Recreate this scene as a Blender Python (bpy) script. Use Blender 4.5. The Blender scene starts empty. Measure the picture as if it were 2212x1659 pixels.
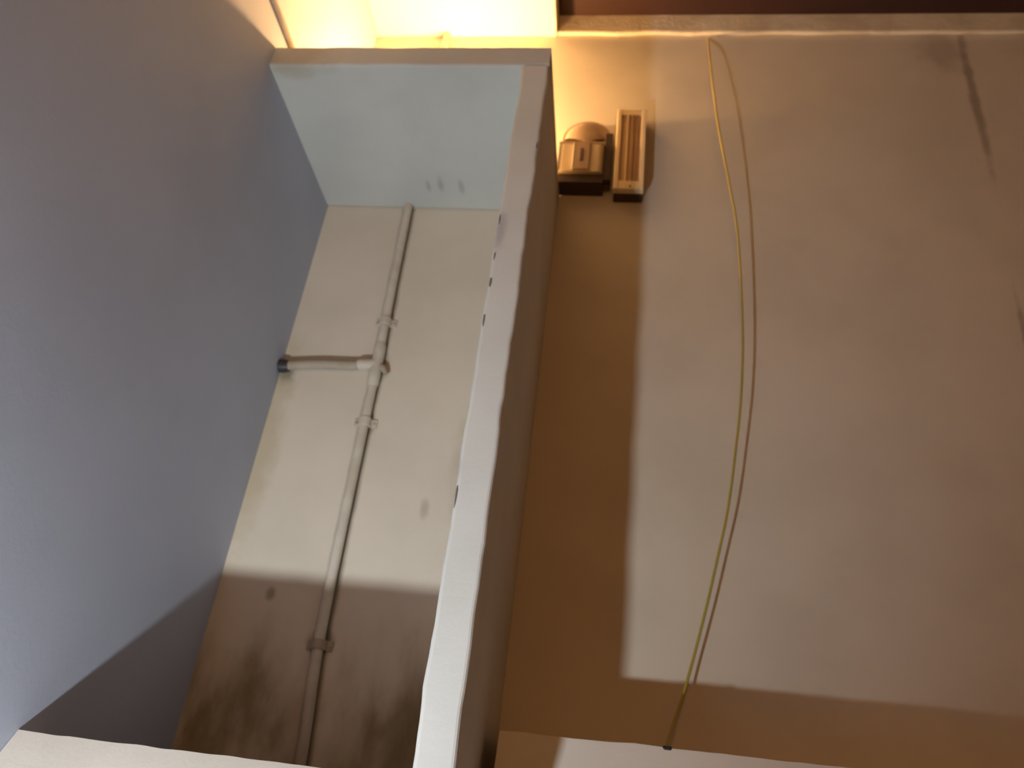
import bpy, bmesh, math, random
from mathutils import Vector, Matrix, noise

random.seed(4)
S = bpy.context.scene
C = S.collection
U = 1.4            # metres per camera-to-back-wall unit
CZ = 1.5           # eye height
def P(x, y, z):    # unit coordinates (camera at origin, y = into the room) -> metres
    return Vector((x*U, y*U, z*U + CZ))

# ------------------------------------------------------------------ camera
F_PX = 1738.47
cam_d = bpy.data.cameras.new('camera')
cam = bpy.data.objects.new('camera', cam_d)
C.objects.link(cam)
right = Vector((0.9901, 0.0868, 0.1100)); fwd = Vector((-0.1290, 0.8666, 0.4820))
right.normalize(); fwd = (fwd - right*fwd.dot(right)).normalized(); upv = right.cross(fwd)
R = Matrix((right, upv, -fwd)).transposed().to_4x4()
cam.matrix_world = Matrix.Translation(P(0, 0, 0)) @ R
cam_d.sensor_width = 36.0
cam_d.lens = F_PX/2212*36
cam_d.clip_start = 0.02
cam_d.dof.use_dof = True              # the photograph is slightly out of focus
cam_d.dof.focus_distance = 0.85
cam_d.dof.aperture_fstop = 5.6
S.camera = cam

# ------------------------------------------------------------------ world, lights, exposure
w = bpy.data.worlds.new('world'); S.world = w; w.use_nodes = True
w.node_tree.nodes['Background'].inputs[0].default_value = (0.02, 0.016, 0.013, 1)
w.node_tree.nodes['Background'].inputs[1].default_value = 0.3
S.view_settings.view_transform = 'Standard'
S.view_settings.look = 'None'
S.view_settings.gamma = 1.0
S.view_settings.use_curve_mapping = False
S.view_settings.exposure = 0.0

TORCH_Y = 0.22
torch_pos = (-0.111 - 0.512*(0.715-TORCH_Y), TORCH_Y, 0.028 - 0.794*(0.715-TORCH_Y))
ld = bpy.data.lights.new('torch_light', 'SPOT')
ld.energy = 54; ld.color = (0.90, 0.96, 1.0); ld.shadow_soft_size = 0.022
ld.spot_size = math.radians(124); ld.spot_blend = 1.0
lo = bpy.data.objects.new('torch_light', ld); C.objects.link(lo)
lo.location = P(*torch_pos)
lo.rotation_euler = Vector((-0.17, 0.54, 0.85)).to_track_quat('-Z', 'Y').to_euler()

BULB = (-0.31, 0.969, 1.04)
bd = bpy.data.lights.new('bulb_light', 'POINT')
bd.energy = 38; bd.color = (1.0, 0.54, 0.21); bd.shadow_soft_size = 0.028
bo = bpy.data.objects.new('bulb_light', bd); C.objects.link(bo)
bo.location = P(*BULB)

# unseen warm fill light, added behind the camera to lift the brown shadows
rd = bpy.data.lights.new('warm_fill_light', 'POINT')
rd.energy = 19; rd.color = (1.0, 0.52, 0.20); rd.shadow_soft_size = 0.08
ro = bpy.data.objects.new('warm_fill_light', rd); C.objects.link(ro)
ro.location = P(-0.05, -1.5, 0.75)

# ------------------------------------------------------------------ materials
def new_mat(name):
    m = bpy.data.materials.new(name); m.use_nodes = True
    return m, m.node_tree.nodes, m.node_tree.links, m.node_tree.nodes['Principled BSDF']

def plaster(name, col, col2=None, rough=0.75, scale=5.0, bump=0.06, stains=(), lines=(), dirt=None):
    """painted plaster; stains: (unit xyz, unit radii xyz, colour, strength); lines: dark streaks between two
    unit points on a wall facing -y (x0,z0,x1,z1,halfwidth,colour,strength); all in room coordinates"""
    m, N, L, B = new_mat(name)
    g = N.new('ShaderNodeNewGeometry')
    n1 = N.new('ShaderNodeTexNoise'); n1.inputs['Scale'].default_value = scale; n1.inputs['Detail'].default_value = 5
    n2 = N.new('ShaderNodeTexNoise'); n2.inputs['Scale'].default_value = 140; n2.inputs['Detail'].default_value = 3
    L.new(g.outputs['Position'], n1.inputs['Vector']); L.new(g.outputs['Position'], n2.inputs['Vector'])
    def mix(a, b, fac, fval=None):
        x = N.new('ShaderNodeMix'); x.data_type = 'RGBA'
        if fac is None: x.inputs[0].default_value = fval
        else: L.new(fac, x.inputs[0])
        for s, v in ((x.inputs[6], a), (x.inputs[7], b)):
            if isinstance(v, tuple): s.default_value = (*v, 1)
            else: L.new(v, s)
        return x.outputs[2]
    def math_(op, a, b=None, c=None):
        x = N.new('ShaderNodeMath'); x.operation = op
        for i, v in enumerate((a, b, c)):
            if v is None: continue
            if isinstance(v, (int, float)): x.inputs[i].default_value = v
            else: L.new(v, x.inputs[i])
        return x.outputs[0]
    def ramp(v, lo, hi):
        x = N.new('ShaderNodeMapRange'); x.interpolation_type = 'SMOOTHSTEP'
        L.new(v, x.inputs[0]); x.inputs[1].default_value = lo; x.inputs[2].default_value = hi
        return x.outputs[0]
    out = mix(col, col2 or tuple(c*0.9 for c in col), ramp(n1.outputs[0], 0.35, 0.7))
    sp = N.new('ShaderNodeSeparateXYZ'); L.new(g.outputs['Position'], sp.inputs[0])
    if stains or lines or dirt:
        nw = N.new('ShaderNodeTexNoise'); nw.inputs['Scale'].default_value = 22; nw.inputs['Detail'].default_value = 4
        L.new(g.outputs['Position'], nw.inputs['Vector'])
    for (p, r, c, k) in stains:
        pv = P(*p)
        s = N.new('ShaderNodeVectorMath'); s.operation = 'SUBTRACT'; L.new(g.outputs['Position'], s.inputs[0]); s.inputs[1].default_value = pv
        d = N.new('ShaderNodeVectorMath'); d.operation = 'DIVIDE'; L.new(s.outputs[0], d.inputs[0]); d.inputs[1].default_value = [q*U for q in r]
        ln = N.new('ShaderNodeVectorMath'); ln.operation = 'LENGTH'; L.new(d.outputs[0], ln.inputs[0])
        e = math_('ADD', ln.outputs['Value'], math_('MULTIPLY_ADD', nw.outputs[0], 1.2, -0.6))
        f = math_('MULTIPLY', math_('SUBTRACT', 1.0, ramp(e, 0.25, 1.1)), k)
        out = mix(out, c, f)
    for (x0, z0, x1, z1, hw, c, k) in lines:
        a, b = P(x0, 1, z0), P(x1, 1, z1)
        t = math_('DIVIDE', math_('SUBTRACT', sp.outputs[2], a.z), b.z-a.z)
        xc = math_('MULTIPLY_ADD', t, b.x-a.x, a.x)
        wob = math_('MULTIPLY_ADD', nw.outputs[0], 0.006, -0.003)
        d = math_('ABSOLUTE', math_('ADD', math_('SUBTRACT', sp.outputs[0], xc), wob))
        f = math_('SUBTRACT', 1.0, ramp(d, hw*U*0.55, hw*U*1.3))
        inside = math_('MULTIPLY', math_('GREATER_THAN', t, 0.0), math_('LESS_THAN', t, 1.0))
        out = mix(out, c, math_('MULTIPLY', math_('MULTIPLY', f, inside), k))
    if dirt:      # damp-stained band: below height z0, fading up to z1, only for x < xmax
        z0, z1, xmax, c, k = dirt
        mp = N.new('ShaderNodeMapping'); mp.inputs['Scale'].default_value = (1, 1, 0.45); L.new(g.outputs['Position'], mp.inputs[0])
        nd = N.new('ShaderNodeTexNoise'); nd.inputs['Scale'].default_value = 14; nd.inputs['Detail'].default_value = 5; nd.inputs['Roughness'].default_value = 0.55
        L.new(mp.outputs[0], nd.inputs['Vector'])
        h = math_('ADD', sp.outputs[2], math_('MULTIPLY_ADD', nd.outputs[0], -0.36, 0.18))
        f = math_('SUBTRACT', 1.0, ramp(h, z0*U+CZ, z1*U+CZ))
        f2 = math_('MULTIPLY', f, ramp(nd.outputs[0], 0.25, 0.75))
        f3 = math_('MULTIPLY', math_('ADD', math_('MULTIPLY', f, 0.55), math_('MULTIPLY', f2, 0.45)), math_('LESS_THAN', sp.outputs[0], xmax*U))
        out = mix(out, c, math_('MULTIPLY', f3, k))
    L.new(out, B.inputs['Base Color'])
    B.inputs['Roughness'].default_value = rough
    B.inputs['Specular IOR Level'].default_value = 0.25
    bp = N.new('ShaderNodeBump'); bp.inputs['Strength'].default_value = bump; bp.inputs['Distance'].default_value = 0.003
    hsum = math_('MULTIPLY_ADD', n1.outputs[0], 3.0, n2.outputs[0])
    L.new(hsum, bp.inputs['Height']); L.new(bp.outputs[0], B.inputs['Normal'])
    return m

def simple(name, col, rough=0.5, metal=0.0, noise_amt=0.12, scale=30, emit=None, spec=0.5):
    m, N, L, B = new_mat(name)
    g = N.new('ShaderNodeTexCoord')
    n1 = N.new('ShaderNodeTexNoise'); n1.inputs['Scale'].default_value = scale; n1.inputs['Detail'].default_value = 4
    L.new(g.outputs['Object'], n1.inputs['Vector'])
    x = N.new('ShaderNodeMix'); x.data_type = 'RGBA'
    x.inputs[6].default_value = (*[c*(1-noise_amt) for c in col], 1); x.inputs[7].default_value = (*[min(1, c*(1+noise_amt)) for c in col], 1)
    L.new(n1.outputs[0], x.inputs[0]); L.new(x.outputs[2], B.inputs['Base Color'])
    B.inputs['Roughness'].default_value = rough; B.inputs['Metallic'].default_value = metal
    B.inputs['Specular IOR Level'].default_value = spec
    if emit:
        B.inputs['Emission Color'].default_value = (*emit[0], 1); B.inputs['Emission Strength'].default_value = emit[1]
    return m

def wood(name, c1, c2, axis_scale=(0.6, 9, 9), rough=0.6):
    m, N, L, B = new_mat(name)
    g = N.new('ShaderNodeNewGeometry')
    mp = N.new('ShaderNodeMapping'); mp.inputs['Scale'].default_value = axis_scale; L.new(g.outputs['Position'], mp.inputs[0])
    n1 = N.new('ShaderNodeTexNoise'); n1.inputs['Scale'].default_value = 4; n1.inputs['Detail'].default_value = 7; L.new(mp.outputs[0], n1.inputs['Vector'])
    x = N.new('ShaderNodeMix'); x.data_type = 'RGBA'
    x.inputs[6].default_value = (*c1, 1); x.inputs[7].default_value = (*c2, 1)
    L.new(n1.outputs[0], x.inputs[0]); L.new(x.outputs[2], B.inputs['Base Color'])
    B.inputs['Roughness'].default_value = rough
    bp = N.new('ShaderNodeBump'); bp.inputs['Strength'].default_value = 0.3; bp.inputs['Distance'].default_value = 0.004
    L.new(n1.outputs[0], bp.inputs['Height']); L.new(bp.outputs[0], B.inputs['Normal'])
    return m

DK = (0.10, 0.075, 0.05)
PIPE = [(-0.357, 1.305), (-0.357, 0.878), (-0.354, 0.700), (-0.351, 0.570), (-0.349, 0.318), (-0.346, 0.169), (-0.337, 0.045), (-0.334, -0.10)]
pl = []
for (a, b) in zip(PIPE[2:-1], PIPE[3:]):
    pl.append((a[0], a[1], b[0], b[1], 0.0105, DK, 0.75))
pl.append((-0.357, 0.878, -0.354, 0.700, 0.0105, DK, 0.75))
M_back = plaster('back_wall_paint', (0.70, 0.635, 0.53), (0.64, 0.58, 0.48), stains=[
        ((0.53, 1, 1.27), (0.045, 0.2, 0.07), (0.20, 0.15, 0.11), 0.3),
        ((0.567, 1, 1.16), (0.010, .2, 0.24), (0.16, 0.12, 0.085), 0.55),
        ((0.559, 1, 0.68), (0.006, .2, 0.09), (0.2, 0.15, 0.11), 0.5),
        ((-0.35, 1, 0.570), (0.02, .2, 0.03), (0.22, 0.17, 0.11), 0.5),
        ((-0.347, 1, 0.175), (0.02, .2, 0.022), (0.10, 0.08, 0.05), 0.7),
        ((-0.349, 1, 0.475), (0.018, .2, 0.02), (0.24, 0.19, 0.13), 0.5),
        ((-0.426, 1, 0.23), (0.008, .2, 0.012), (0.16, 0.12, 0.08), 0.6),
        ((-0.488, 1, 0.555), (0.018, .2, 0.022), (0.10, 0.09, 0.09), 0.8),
        ((-0.195, 1, 0.42), (0.03, .2, 0.12), (0.46, 0.39, 0.29), 0.5),
        ((-0.245, 1, 0.36), (0.008, .2, 0.018), (0.34, 0.28, 0.2), 0.5),
        ((-0.497, 1, 0.44), (0.035, .2, 0.22), (0.50, 0.42, 0.26), 0.6)],
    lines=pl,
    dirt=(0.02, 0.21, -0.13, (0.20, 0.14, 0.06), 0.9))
M_left = plaster('left_wall_paint', (0.48, 0.52, 0.63), (0.44, 0.48, 0.585), scale=3.5)
M_niche = plaster('niche_paint', (0.70, 0.70, 0.66), (0.64, 0.64, 0.60), scale=6, bump=0.08, stains=[
        ((-0.145, 0.715, 0.60), (0.012, 0.02, 0.03), (0.36, 0.33, 0.38), 0.6),
        ((-0.152, 0.715, 0.30), (0.006, 0.02, 0.02), (0.25, 0.22, 0.2), 0.6)])
M_slab = plaster('slab_paint', (0.57, 0.57, 0.53), (0.52, 0.52, 0.485), scale=6, bump=0.08, stains=[
        ((-0.295, 0.945, 0.879), (0.007, 0.022, 0.02), (0.22, 0.21, 0.19), 0.4),
        ((-0.262, 0.945, 0.879), (0.006, 0.022, 0.02), (0.24, 0.23, 0.21), 0.4),
        ((-0.315, 0.945, 0.879), (0.005, 0.018, 0.02), (0.35, 0.34, 0.31), 0.6),
        ((-0.47, 0.715, 0.90), (0.075, 0.03, 0.05), (0.40, 0.34, 0.24), 0.6)])
M_ledge = plaster('ledge_paint', (0.78, 0.74, 0.66), (0.72, 0.68, 0.60), scale=8, bump=0.08)
M_ledge2 = plaster('wall_ledge_paint', (0.86, 0.82, 0.74), (0.80, 0.76, 0.68), scale=8, bump=0.08)
M_trim = plaster('wall_head_plaster', (0.80, 0.72, 0.56), (0.66, 0.57, 0.42), scale=14, bump=0.4)
M_ceil = plaster('ceiling_plaster', (0.86, 0.80, 0.62), (0.82, 0.76, 0.58))
M_room = plaster('room_wall_paint', (0.50, 0.39, 0.28), (0.46, 0.36, 0.26))
M_floor = plaster('floor_cement', (0.30, 0.19, 0.12), (0.25, 0.16, 0.10), rough=0.6)
M_wood = wood('dark_wood', (0.042, 0.012, 0.007), (0.024, 0.007, 0.004))
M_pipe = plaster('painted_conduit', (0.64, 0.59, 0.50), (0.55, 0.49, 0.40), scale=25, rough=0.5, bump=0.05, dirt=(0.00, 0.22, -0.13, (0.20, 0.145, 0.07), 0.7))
M_branch = plaster('dusty_conduit', (0.42, 0.36, 0.28), (0.36, 0.30, 0.23), scale=25, rough=0.6, bump=0.05)
M_dark = simple('dark_grime', (0.20, 0.18, 0.17), 0.8)
M_blackrub = simple('black_plastic', (0.03, 0.028, 0.03), 0.5)
M_wire = simple('yellow_cable_sheath', (0.44, 0.34, 0.05), 0.45)
M_met = simple('beige_enamel', (0.56, 0.44, 0.28), 0.35)
M_met2 = simple('brown_enamel', (0.33, 0.225, 0.145), 0.45)
M_chrome = simple('bright_metal_trim', (0.75, 0.68, 0.58), 0.22, metal=0.9, noise_amt=0.04)
M_lab = simple('dark_plate', (0.10, 0.06, 0.07), 0.4)
M_cream = simple('cream_casing', (0.78, 0.62, 0.38), 0.45)
M_panel = simple('tan_panel', (0.52, 0.35, 0.20), 0.6)
M_panel2 = simple('tan_panel_rib', (0.36, 0.22, 0.12), 0.6)
M_under = simple('dark_back_and_shade', (0.05, 0.028, 0.018), 0.6)  # casing back; its near-black also stands in for shade on the meter
M_brass = simple('lamp_holder_brown', (0.12, 0.06, 0.03), 0.4)
M_bulb = simple('glowing_bulb_glass', (1.0, 0.8, 0.5), 0.3, emit=((1.0, 0.62, 0.25), 30))

# ------------------------------------------------------------------ mesh helpers
def link(name, verts, faces, mat, parent=None, smooth=False):
    me = bpy.data.meshes.new(name)
    me.from_pydata([tuple(v) for v in verts], [], faces); me.materials.append(mat)
    bm = bmesh.new(); bm.from_mesh(me); bmesh.ops.recalc_face_normals(bm, faces=bm.faces); bm.to_mesh(me); bm.free()
    if smooth:
        for p in me.polygons: p.use_smooth = True
    o = bpy.data.objects.new(name, me); C.objects.link(o)
    if parent is not None:
        o.parent = parent; o.matrix_parent_inverse = Matrix.Translation(-parent.location)
    return o
def tag(o, label=None, cat=None, group=None, kind=None):
    for k, v in (('label', label), ('category', cat), ('group', group), ('kind', kind)):
        if v: o[k] = v
    return o
def empty(name, loc):
    o = bpy.data.objects.new(name, None); C.objects.link(o); o.location = loc; o.empty_display_size = 0.05
    return o
def box(name, a, b, mat, parent=None, bevel=0.0, segs=2):
    """axis-aligned box between two unit-space corners, bevel in metres"""
    a, b = P(*a), P(*b)
    bm = bmesh.new(); bmesh.ops.create_cube(bm, size=1)
    for v in bm.verts:
        v.co = Vector(((a[i]+b[i])/2 + v.co[i]*abs(b[i]-a[i]) for i in range(3)))
    if bevel: bmesh.ops.bevel(bm, geom=bm.edges[:], offset=bevel, segments=segs, affect='EDGES', profile=0.5)
    me = bpy.data.meshes.new(name); bm.to_mesh(me); bm.free(); me.materials.append(mat)
    o = bpy.data.objects.new(name, me); C.objects.link(o)
    if parent is not None:
        o.parent = parent; o.matrix_parent_inverse = Matrix.Translation(-parent.location)
    return o
def tube(name, pts, rad, mat, parent=None, n=12):
    """pts in metres"""
    pts = [Vector(p) for p in pts]; verts = []; faces = []
    ref = Vector((0, 1, 0)) if abs((pts[-1]-pts[0]).normalized().y) < 0.8 else Vector((1, 0, 0))
    for i, p in enumerate(pts):
        d = (pts[min(i+1, len(pts)-1)] - pts[max(i-1, 0)]).normalized()
        a = d.cross(ref).normalized(); b = d.cross(a).normalized()
        r = rad[i] if isinstance(rad, (list, tuple)) else rad
        for k in range(n):
            t = 2*math.pi*k/n; verts.append(p + a*math.cos(t)*r + b*math.sin(t)*r)
    for i in range(len(pts)-1):
        for k in range(n):
            faces.append((i*n+k, i*n+(k+1) % n, (i+1)*n+(k+1) % n, (i+1)*n+k))
    faces.append(tuple(range(n))); faces.append(tuple((len(pts)-1)*n+k for k in range(n)))
    o = link(name, verts, faces, mat, parent, smooth=True)
    try: o.data.set_sharp_from_angle(angle=math.radians(50))
    except Exception: pass
    return o
def catmull(pts, per=8):
    pts = [Vector(p) for p in pts]; q = [pts[0]*2-pts[1]] + pts + [pts[-1]*2-pts[-2]]; out = []
    for i in range(1, len(q)-2):
        for s in range(per):
            t = s/per
            out.append(0.5*((2*q[i]) + (q[i+1]-q[i-1])*t + (2*q[i-1]-5*q[i]+4*q[i+1]-q[i+2])*t*t + (3*q[i]-q[i-1]-3*q[i+1]+q[i+2])*t**3))
    out.append(pts[-1]); return out
def extrude(name, prof, axis, lo, hi, rows, mat, parent=None, jitter=0.0, jit_test=None, seed=0, shear=None):
    """sweep a closed profile (list of unit-space 2-D points) along one axis, with hand-trowelled unevenness.
    axis 'z': profile (x,y); axis 'x': profile (y,z)"""
    n = len(prof); verts = []; faces = []
    q = [p[0 if axis == 'z' else 1] for p in prof]; mid = (min(q)+max(q))/2
    for r in range(rows+1):
        t = lo + (hi-lo)*r/rows
        for i, (u, v) in enumerate(prof):
            du = dv = 0
            if jitter and (jit_test is None or jit_test(u, v)):
                g = seed + (5.3 if (u if axis == 'z' else v) > mid else 0.0)
                nz = jitter*(noise.noise(Vector((t*14, g, 0))) + 0.5*noise.noise(Vector((t*45, g, 3))))
                n2 = 0.4*jitter*noise.noise(Vector((t*17, g, 9)))
                du, dv = (nz, n2) if axis == 'z' else (n2, nz)
            sx = shear(t, u) if shear else 0
            verts.append(P(u+du+sx, v+dv, t) if axis == 'z' else P(t, u+du, v+dv))
    for r in range(rows):
        for i in range(n):
            faces.append((r*n+i, r*n+(i+1) % n, (r+1)*n+(i+1) % n, (r+1)*n+i))
    faces.append(tuple(range(n))); faces.append(tuple(rows*n+i for i in range(n)))
    return link(name, verts, faces, mat, parent)
def rrect(a0, b0, a1, b1, r, seg=3, round_low_b=True, round_high_b=False):
    """rectangle profile with rounded corners on the low-b and/or high-b side"""
    out = []
    for (cx, cy, st, on, px, py) in ((a0+r, b0+r, 180, round_low_b, a0, b0), (a1-r, b0+r, 270, round_low_b, a1, b0),
                                     (a1-r, b1-r, 0, round_high_b, a1, b1), (a0+r, b1-r, 90, round_high_b, a0, b1)):
        if on:
            for k in range(seg+1):
                t = math.radians(st+90*k/seg); out.append((cx+r*math.cos(t), cy+r*math.sin(t)))
        else: out.append((px, py))
    return out

# ------------------------------------------------------------------ room shell
FL = -CZ/U                       # floor height in units
XL, XR, YB, YF, TOP = -0.498, 1.25, 1.0, -1.6, 1.52
tag(box('floor', (XL-.1, YF-.1, FL-.07), (XR+.1, YB+.1, FL), M_floor), kind='structure')
tag(box('ceiling', (XL-.1, YF-.1, TOP), (XR+.1, YB+.1, TOP+.07), M_wood), kind='structure')
tag(box('wall_back', (XL-.1, YB, FL), (XR+.1, YB+.1, TOP), M_back), kind='structure')
tag(box('wall_left', (XL-.1, YF, FL), (XL, YB, TOP), M_left), kind='structure')
tag(box('wall_right', (XR, YF, FL), (XR+.1, YB, TOP), M_room), kind='structure')
tag(box('wall_front', (XL-.1, YF-.1, FL), (XR+.1, YF, TOP), M_room), kind='structure')
# lowered plaster ceiling over the niche, timber over the rest, pale wall-head strip between
tag(box('ceiling_loft', (XL, 0.10, 1.308), (-0.147, YB, 1.36), M_ceil, bevel=0.004), kind='structure')
head = extrude('trim_1', rrect(0.991, 1.309, 1.0, 1.358, 0.004, seg=2), 'x', -0.146, XR, 90, M_trim, jitter=0.002,
               jit_test=lambda u, v: v < 1.33)
tag(head, kind='structure')
beam = box('wooden_beam', (-0.1465, 0.62, 1.3585), (XR, YB, 1.47), M_wood, bevel=0.006)
tag(beam, 'dark red-brown timber beam along the top of the back wall', 'beam')
# horizontal cable ridge on the left wall just above slab height
ridge = tube('surface_cable', [P(XL+0.004, y, 0.953+0.001*math.sin(y*19)) for y in [0.30+0.7*i/40 for i in range(41)]], 0.006, M_branch, n=8)
tag(ridge, 'thin brown cable running level along the blue-grey wall above the slab', 'cable')

# ------------------------------------------------------------------ open niche: upright panel + top slab
niche = empty('wall_niche', P(-0.30, 0.86, FL))
tag(niche, 'tall open plastered niche framed by an upright panel and a top slab', 'niche')
panel = extrude('side_panel', rrect(-0.1470, 0.715, -0.1110, 1.0, 0.004), 'z', FL, 0.879, 150, M_niche, niche, jitter=0.0022,
                jit_test=lambda u, v: v < 0.73, shear=lambda t, u: -0.0035*(1-(t+0.1)/0.98) if t > -0.2 else -0.0039)
extrude('top_slab', rrect(0.715, 0.879, 1.0, 0.914, 0.004) , 'x', XL, -0.111, 60, M_slab, niche, jitter=0.0018, seed=5,
        jit_test=lambda u, v: u < 0.73)
def chip(x, z, hw, hh, seed, x_is_edge=True):
    n = 10; vs = [P(x, 0.7142, z)]; rnd = random.Random(seed)
    for k in range(n):
        t = 2*math.pi*k/n; r = 0.65+0.5*rnd.random()
        vs.append(P(x+hw*r*math.cos(t), 0.7146, z+hh*r*math.sin(t)))
    back = [P((v.x/U), 0.718, (v.z-CZ)/U) for v in vs[1:]]
    fs = [(0, 1+k, 1+(k+1) % n) for k in range(n)]
    base = len(vs); vs += back
    fs += [(1+k, 1+(k+1) % n, base+(k+1) % n, base+k) for k in range(n)]
    c = link('paint_chip', vs, fs, M_dark, panel)
    c.matrix_parent_inverse = Matrix.Identity(4)
for i, (x, z, hw, hh) in enumerate([(-0.1452, 0.525, 0.0014, 0.008), (-0.1450, 0.562, 0.0010, 0.006), (-0.1462, 0.475, 0.0010, 0.010),
                                    (-0.1470, 0.272, 0.0012, 0.012), (-0.1135, 0.735, 0.0010, 0.006), (-0.1455, 0.615, 0.0008, 0.007)]):
    chip(x, z, hw, hh, i)

# ------------------------------------------------------------------ sloped ledges
def ledge(name, x0, x1, ye, ze, run, rise, yb, mat, rows=50, seed=0):
    prof = [(ye, ze), (ye-run, ze-rise), (ye-run-0.004, ze-rise-0.01), (ye-run-0.004, FL), (yb, FL), (yb, ze)]
    return extrude(name, prof, 'x', x0, x1, rows, mat, jitter=0.0016, jit_test=lambda u, v: v > -0.2 and u < yb-0.01, seed=seed)
l1 = ledge('sill_ledge', XL+0.0005, -0.1525, 0.714, 0.028, 0.052, 0.08, 0.745, M_ledge)
tag(l1, 'off-white sloping sill across the foot of the open niche', 'ledge')
l2 = ledge('wall_ledge', -0.099, XR-0.001, 0.877, 0.087, 0.028, 0.085, 0.9995, M_ledge2, rows=110, seed=8)
tag(l2, 'long cream sloping ledge below the hanging yellow cable', 'ledge')

# ------------------------------------------------------------------ conduit in the niche
cond = empty('conduit_pipe', P(-0.34, 0.992, -0.1))
tag(cond, 'cream painted wall conduit with a side branch inside the niche', 'pipe')
PR = 0.0068*U
yc = 1 - 0.0070
def pipe_x(z):
    for a, b in zip(PIPE, PIPE[1:]):
        if b[1] <= z <= a[1]:
            t = (a[1]-z)/(a[1]-b[1]); return a[0]+(b[0]-a[0])*t
    return PIPE[-1][0]
seq = [(PIPE[1][0], 0.8785)] + PIPE[2:]
tube('riser', catmull([P(x, yc, z) for x, z in seq], 6), PR, M_pipe, cond, 14)
tube('upper_riser', [P(-0.357, yc, 0.915), P(-0.357, yc, 1.1), P(-0.357, yc, 1.307)], PR, M_pipe, cond, 14)
tube('branch', catmull([P(-0.497, yc, 0.562), P(-0.44, yc, 0.568), P(-0.39, yc, 0.569), P(-0.362, yc, 0.572)], 5), PR*1.05, M_branch, cond, 14)
# tee: flared collars on the run and on the branch, with a curved throat
tee = tube('tee_fitting', [P(pipe_x(z), yc, z) for z in (0.536, 0.541, 0.556, 0.570, 0.590, 0.604, 0.609)], [PR*1.05, PR*1.28, PR*1.3, PR*1.22, PR*1.3, PR*1.28, PR*1.05], M_pipe, cond, 16)
tube('tee_branch_socket', [P(-0.352, yc, 0.573), P(-0.366, yc, 0.572), P(-0.376, yc, 0.571), P(-0.380, yc, 0.571)], [PR*1.3, PR*1.2, PR*1.28, PR*1.05], M_pipe, cond, 16)
sp_ = tube('tee_stub', [P(-0.350, yc, 0.571), P(-0.339, yc, 0.566), P(-0.334, yc, 0.558)], [PR*1.0, PR*0.8, PR*0.45], M_branch, cond, 12)
tube('wall_socket', [P(-0.4978, yc, 0.562), P(-0.490, yc, 0.562), P(-0.484, yc, 0.562)], [PR*1.5, PR*1.45, PR*1.2], M_blackrub, cond, 14)
def saddle(z, mat):
    x = pipe_x(z); vs = []; fs = []; n = 10
    for zz in (z-0.006, z+0.006):
        row = [(-0.0165, 0.9992), (-0.0165, 0.9975), (-0.0092, 0.9975)]
        for k in range(n+1):
            t = math.pi - math.pi*k/n
            row.append((0.0086*math.cos(t), 0.9935-0.0089*math.sin(t)))
        row += [(0.0092, 0.9975), (0.0165, 0.9975), (0.0165, 0.9992)]
        vs += [P(x+a, b, zz) for a, b in row]
    m = len(vs)//2
    for i in range(m): fs.append((i, (i+1) % m, m+(i+1) % m, m+i))
    fs += [tuple(range(m)), tuple(range(m, 2*m))]
    o = link('saddle_clip', vs, fs, mat, cond)
    for s in (-1, 1):
        c = tube('screw', [P(x+s*0.0130, 0.9978, z), P(x+s*0.0130, 0.9962, z)], 0.0028, M_branch, o, 8)
        c.matrix_parent_inverse = (Matrix.Translation(cond.location)).inverted() @ Matrix.Translation(cond.location)
for z, mt in ((0.648, M_pipe), (0.478, M_pipe), (0.172, M_branch)):
    saddle(z, mt)

# ------------------------------------------------------------------ yellow cable
WR = [(0, 0.998, 0.131, 1.300), (0, 0.955, 0.129, 1.17), (0, 0.940, 0.138, 1.012), (0, 0.950, 0.1545, 0.897), (0, 0.960, 0.1657, 0.814),
      (0, 0.9665, 0.1698, 0.652), (0, 0.968, 0.1651, 0.5415), (0, 0.970, 0.1556, 0.454), (0, 0.972, 0.1451, 0.378), (0, 0.974, 0.1325, 0.3174),
      (0, 0.976, 0.1159, 0.2437), (0, 0.977, 0.0952, 0.1637), (0, 0.960, 0.0809, 0.1218), (0, 0.915, 0.0687, 0.0895)]
wire = tube('hanging_cable', catmull([P(x, y, z) for _, y, x, z in WR], 10), 0.0023, M_wire, None, 8)
tag(wire, 'thin yellow cable hanging in a loose bow down the beige wall', 'cable')
grom = box('cable_clip', (-0.003+0.066, 0.8762, 0.0835), (0.007+0.066, 0.892, 0.0893), M_blackrub, wire, bevel=0.003)
grom.matrix_parent_inverse = Matrix.Identity(4)

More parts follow.
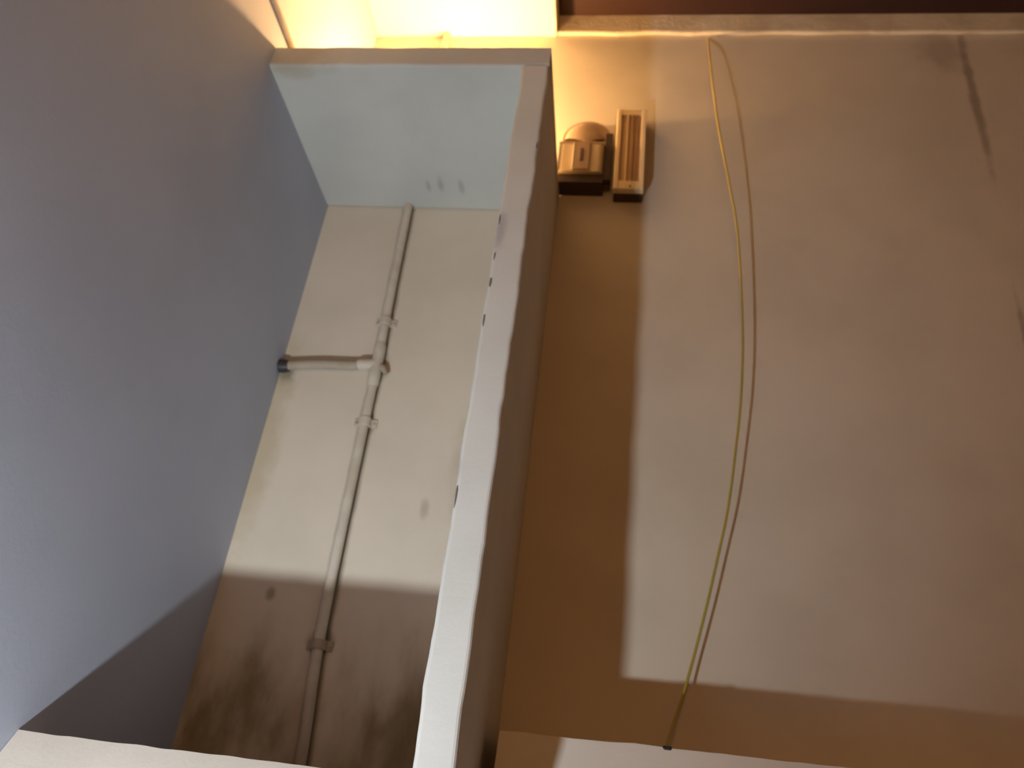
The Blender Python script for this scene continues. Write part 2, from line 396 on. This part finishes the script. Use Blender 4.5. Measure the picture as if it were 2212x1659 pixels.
# ------------------------------------------------------------------ round-topped meter
def meter():
    e = empty('utility_meter', P(-0.078, 1.0, 0.93))
    tag(e, 'round-topped beige utility meter on the wall beside the niche', 'meter')
    x0, x1, zb, zs = -0.116, -0.030, 0.930, 1.026     # arched back plate
    xc, hw = (x0+x1)/2, (x1-x0)/2
    prof = [(x0, zb), (x1, zb), (x1, zs)]
    for k in range(1, 16):
        t = math.pi*k/16; prof.append((xc+hw*math.cos(t), zs+0.047*math.sin(t)))
    prof.append((x0, zs)); n = len(prof); vs = []; fs = []
    for (yy, s) in ((0.9995, 1.0), (0.988, 1.0), (0.984, 0.95)):
        vs += [P(xc+(x-xc)*s, yy, zb+(z-zb)*s + (0.002 if s < 1 else 0)) for x, z in prof]
    for r in range(2):
        for i in range(n): fs.append((r*n+i, r*n+(i+1) % n, (r+1)*n+(i+1) % n, (r+1)*n+i))
    fs += [tuple(range(n)), tuple(range(2*n, 3*n))]
    link('back_plate', vs, fs, M_met2, e)
    # domed upper cover
    vs = []; fs = []; m = 6
    for r in range(m+1):
        a = r/m*math.pi/2; s = 0.86*math.cos(a)+0.0001; yy = 0.984-0.014*math.sin(a)
        vs += [P(xc+(x-xc)*s, yy, 1.005+(z-1.005)*s) for x, z in prof if z > 1.0]
    k = len([1 for x, z in prof if z > 1.0])
    for r in range(m):
        for i in range(k-1): fs.append((r*k+i, r*k+i+1, (r+1)*k+i+1, (r+1)*k+i))
    link('dome_cover', vs, fs, M_met2, e, smooth=True)
    box('side_shade', (-0.0415, 0.9695, 0.9225), (-0.0285, 0.9835, 1.026), M_under, e, bevel=0.0015)  # dark block standing in for the body's unlit side and the shadow beside it
    # main body with rounded sides
    prof2 = rrect(-0.116, 0.962, -0.042, 0.984, 0.008, seg=4)
    body = extrude('body', prof2, 'z', 0.933, 0.993, 1, M_met, e)
    o = box('top_rim', (-0.1165, 0.961, 0.993), (-0.0415, 0.984, 0.998), M_met2, e, bevel=0.002)
    def sub(o):
        o.parent = body; o.matrix_parent_inverse = Matrix.Identity(4)
        o.matrix_parent_inverse = Matrix.Translation(-e.location); o.parent = body
        o.matrix_parent_inverse = Matrix.Identity(4)
    for (a, b, mt, nm) in (((-0.0895, 0.9585, 0.9345), (-0.0645, 0.963, 0.9925), M_met2, 'centre_strip'),
                           ((-0.0805, 0.9570, 0.952), (-0.0745, 0.9600, 0.979), M_lab, 'name_plate'),
                           ((-0.0915, 0.9580, 0.9345), (-0.0890, 0.963, 0.9925), M_chrome, 'bright_strip'),
                           ((-0.1165, 0.9615, 0.9345), (-0.1135, 0.970, 0.9925), M_chrome, 'bright_strip')):
        sub(box(nm, a, b, mt, None, bevel=0.0008))
    box('terminal_cover', (-0.1145, 0.968, 0.9145), (-0.040, 0.9995, 0.9325), M_under, e, bevel=0.002)  # dark meter bottom, carried lower to block bulb light slipping under the meter
meter()

# ------------------------------------------------------------------ narrow casing
def casing():
    e = empty('narrow_casing', P(0.002, 1.0, 0.905))
    tag(e, 'narrow upright cream casing with a recessed tan front beside the meter', 'casing')
    x0, x1, z0, z1 = -0.0235, 0.0245, 0.902, 1.080
    box('back_box', (x0+0.001, 0.978, z0+0.0005), (x1-0.001, 0.9995, z1-0.001), M_under, e, bevel=0.002)
    fr = 0.0075
    ya, yb_ = 0.967, 0.979
    box('frame_rail', (x0, ya, z0), (x0+fr, yb_, z1), M_cream, e, bevel=0.0015)
    box('frame_rail', (x1-fr, ya, z0), (x1, yb_, z1), M_cream, e, bevel=0.0015)
    box('frame_end', (x0+fr, ya+.0005, z0), (x1-fr, yb_, z0+0.018), M_cream, e, bevel=0.0015)
    box('frame_end', (x0+fr, ya+.0005, z1-0.012), (x1-fr, yb_, z1), M_cream, e, bevel=0.0015)
    p = box('front_panel', (x0+fr, ya+0.004, z0+0.018), (x1-fr, yb_, z1-0.012), M_panel, e)
    for xs, mt in ((-0.0055, M_cream), (0.0035, M_panel2), (0.0105, M_panel2)):
        r = box('rib', (xs-0.0013, ya+0.0015, z0+0.0185), (xs+0.0013, ya+0.0045, z1-0.0125), mt, None)
        r.parent = p; r.matrix_parent_inverse = Matrix.Identity(4)
    box('screw', (0.0022, ya-0.0012, z0+0.004), (0.0042, ya+0.002, z0+0.007), M_under, e)
casing()

# ------------------------------------------------------------------ warm bulb on the wall above the slab
lamp = empty('bulb_lamp', P(BULB[0], 1.0, BULB[2]))
tag(lamp, 'bare warm glowing bulb in a wall holder above the niche slab', 'lamp')
bx, by, bz = BULB
BZ = bz - 0.045                      # batten holder fixed to the wall below the bulb, pointing up
tube('wall_rose', [P(bx, 0.9995, BZ), P(bx, 0.992, BZ), P(bx, 0.989, BZ)], [0.030, 0.029, 0.02], M_brass, lamp, 18)
tube('lamp_holder', [P(bx, 0.990, BZ), P(bx, 0.975, BZ+0.001), P(bx, by, BZ+0.008), P(bx, by, BZ+0.020)], [0.012, 0.013, 0.014, 0.015], M_brass, lamp, 16)
tube('bulb', [P(bx, by, bz-0.024), P(bx, by, bz-0.014), P(bx, by, bz-0.005), P(bx, by, bz+0.004), P(bx, by, bz+0.0095)],
     [0.009, 0.011, 0.0135, 0.011, 0.003], M_bulb, lamp, 16)

# fix sub-part transforms: every parent keeps identity basis except the empties
bpy.context.view_layer.update()
for o in list(bpy.data.objects):
    if o.type == 'MESH' and o.parent is not None and o.parent.type == 'MESH':
        o.matrix_parent_inverse = o.parent.matrix_world.inverted()
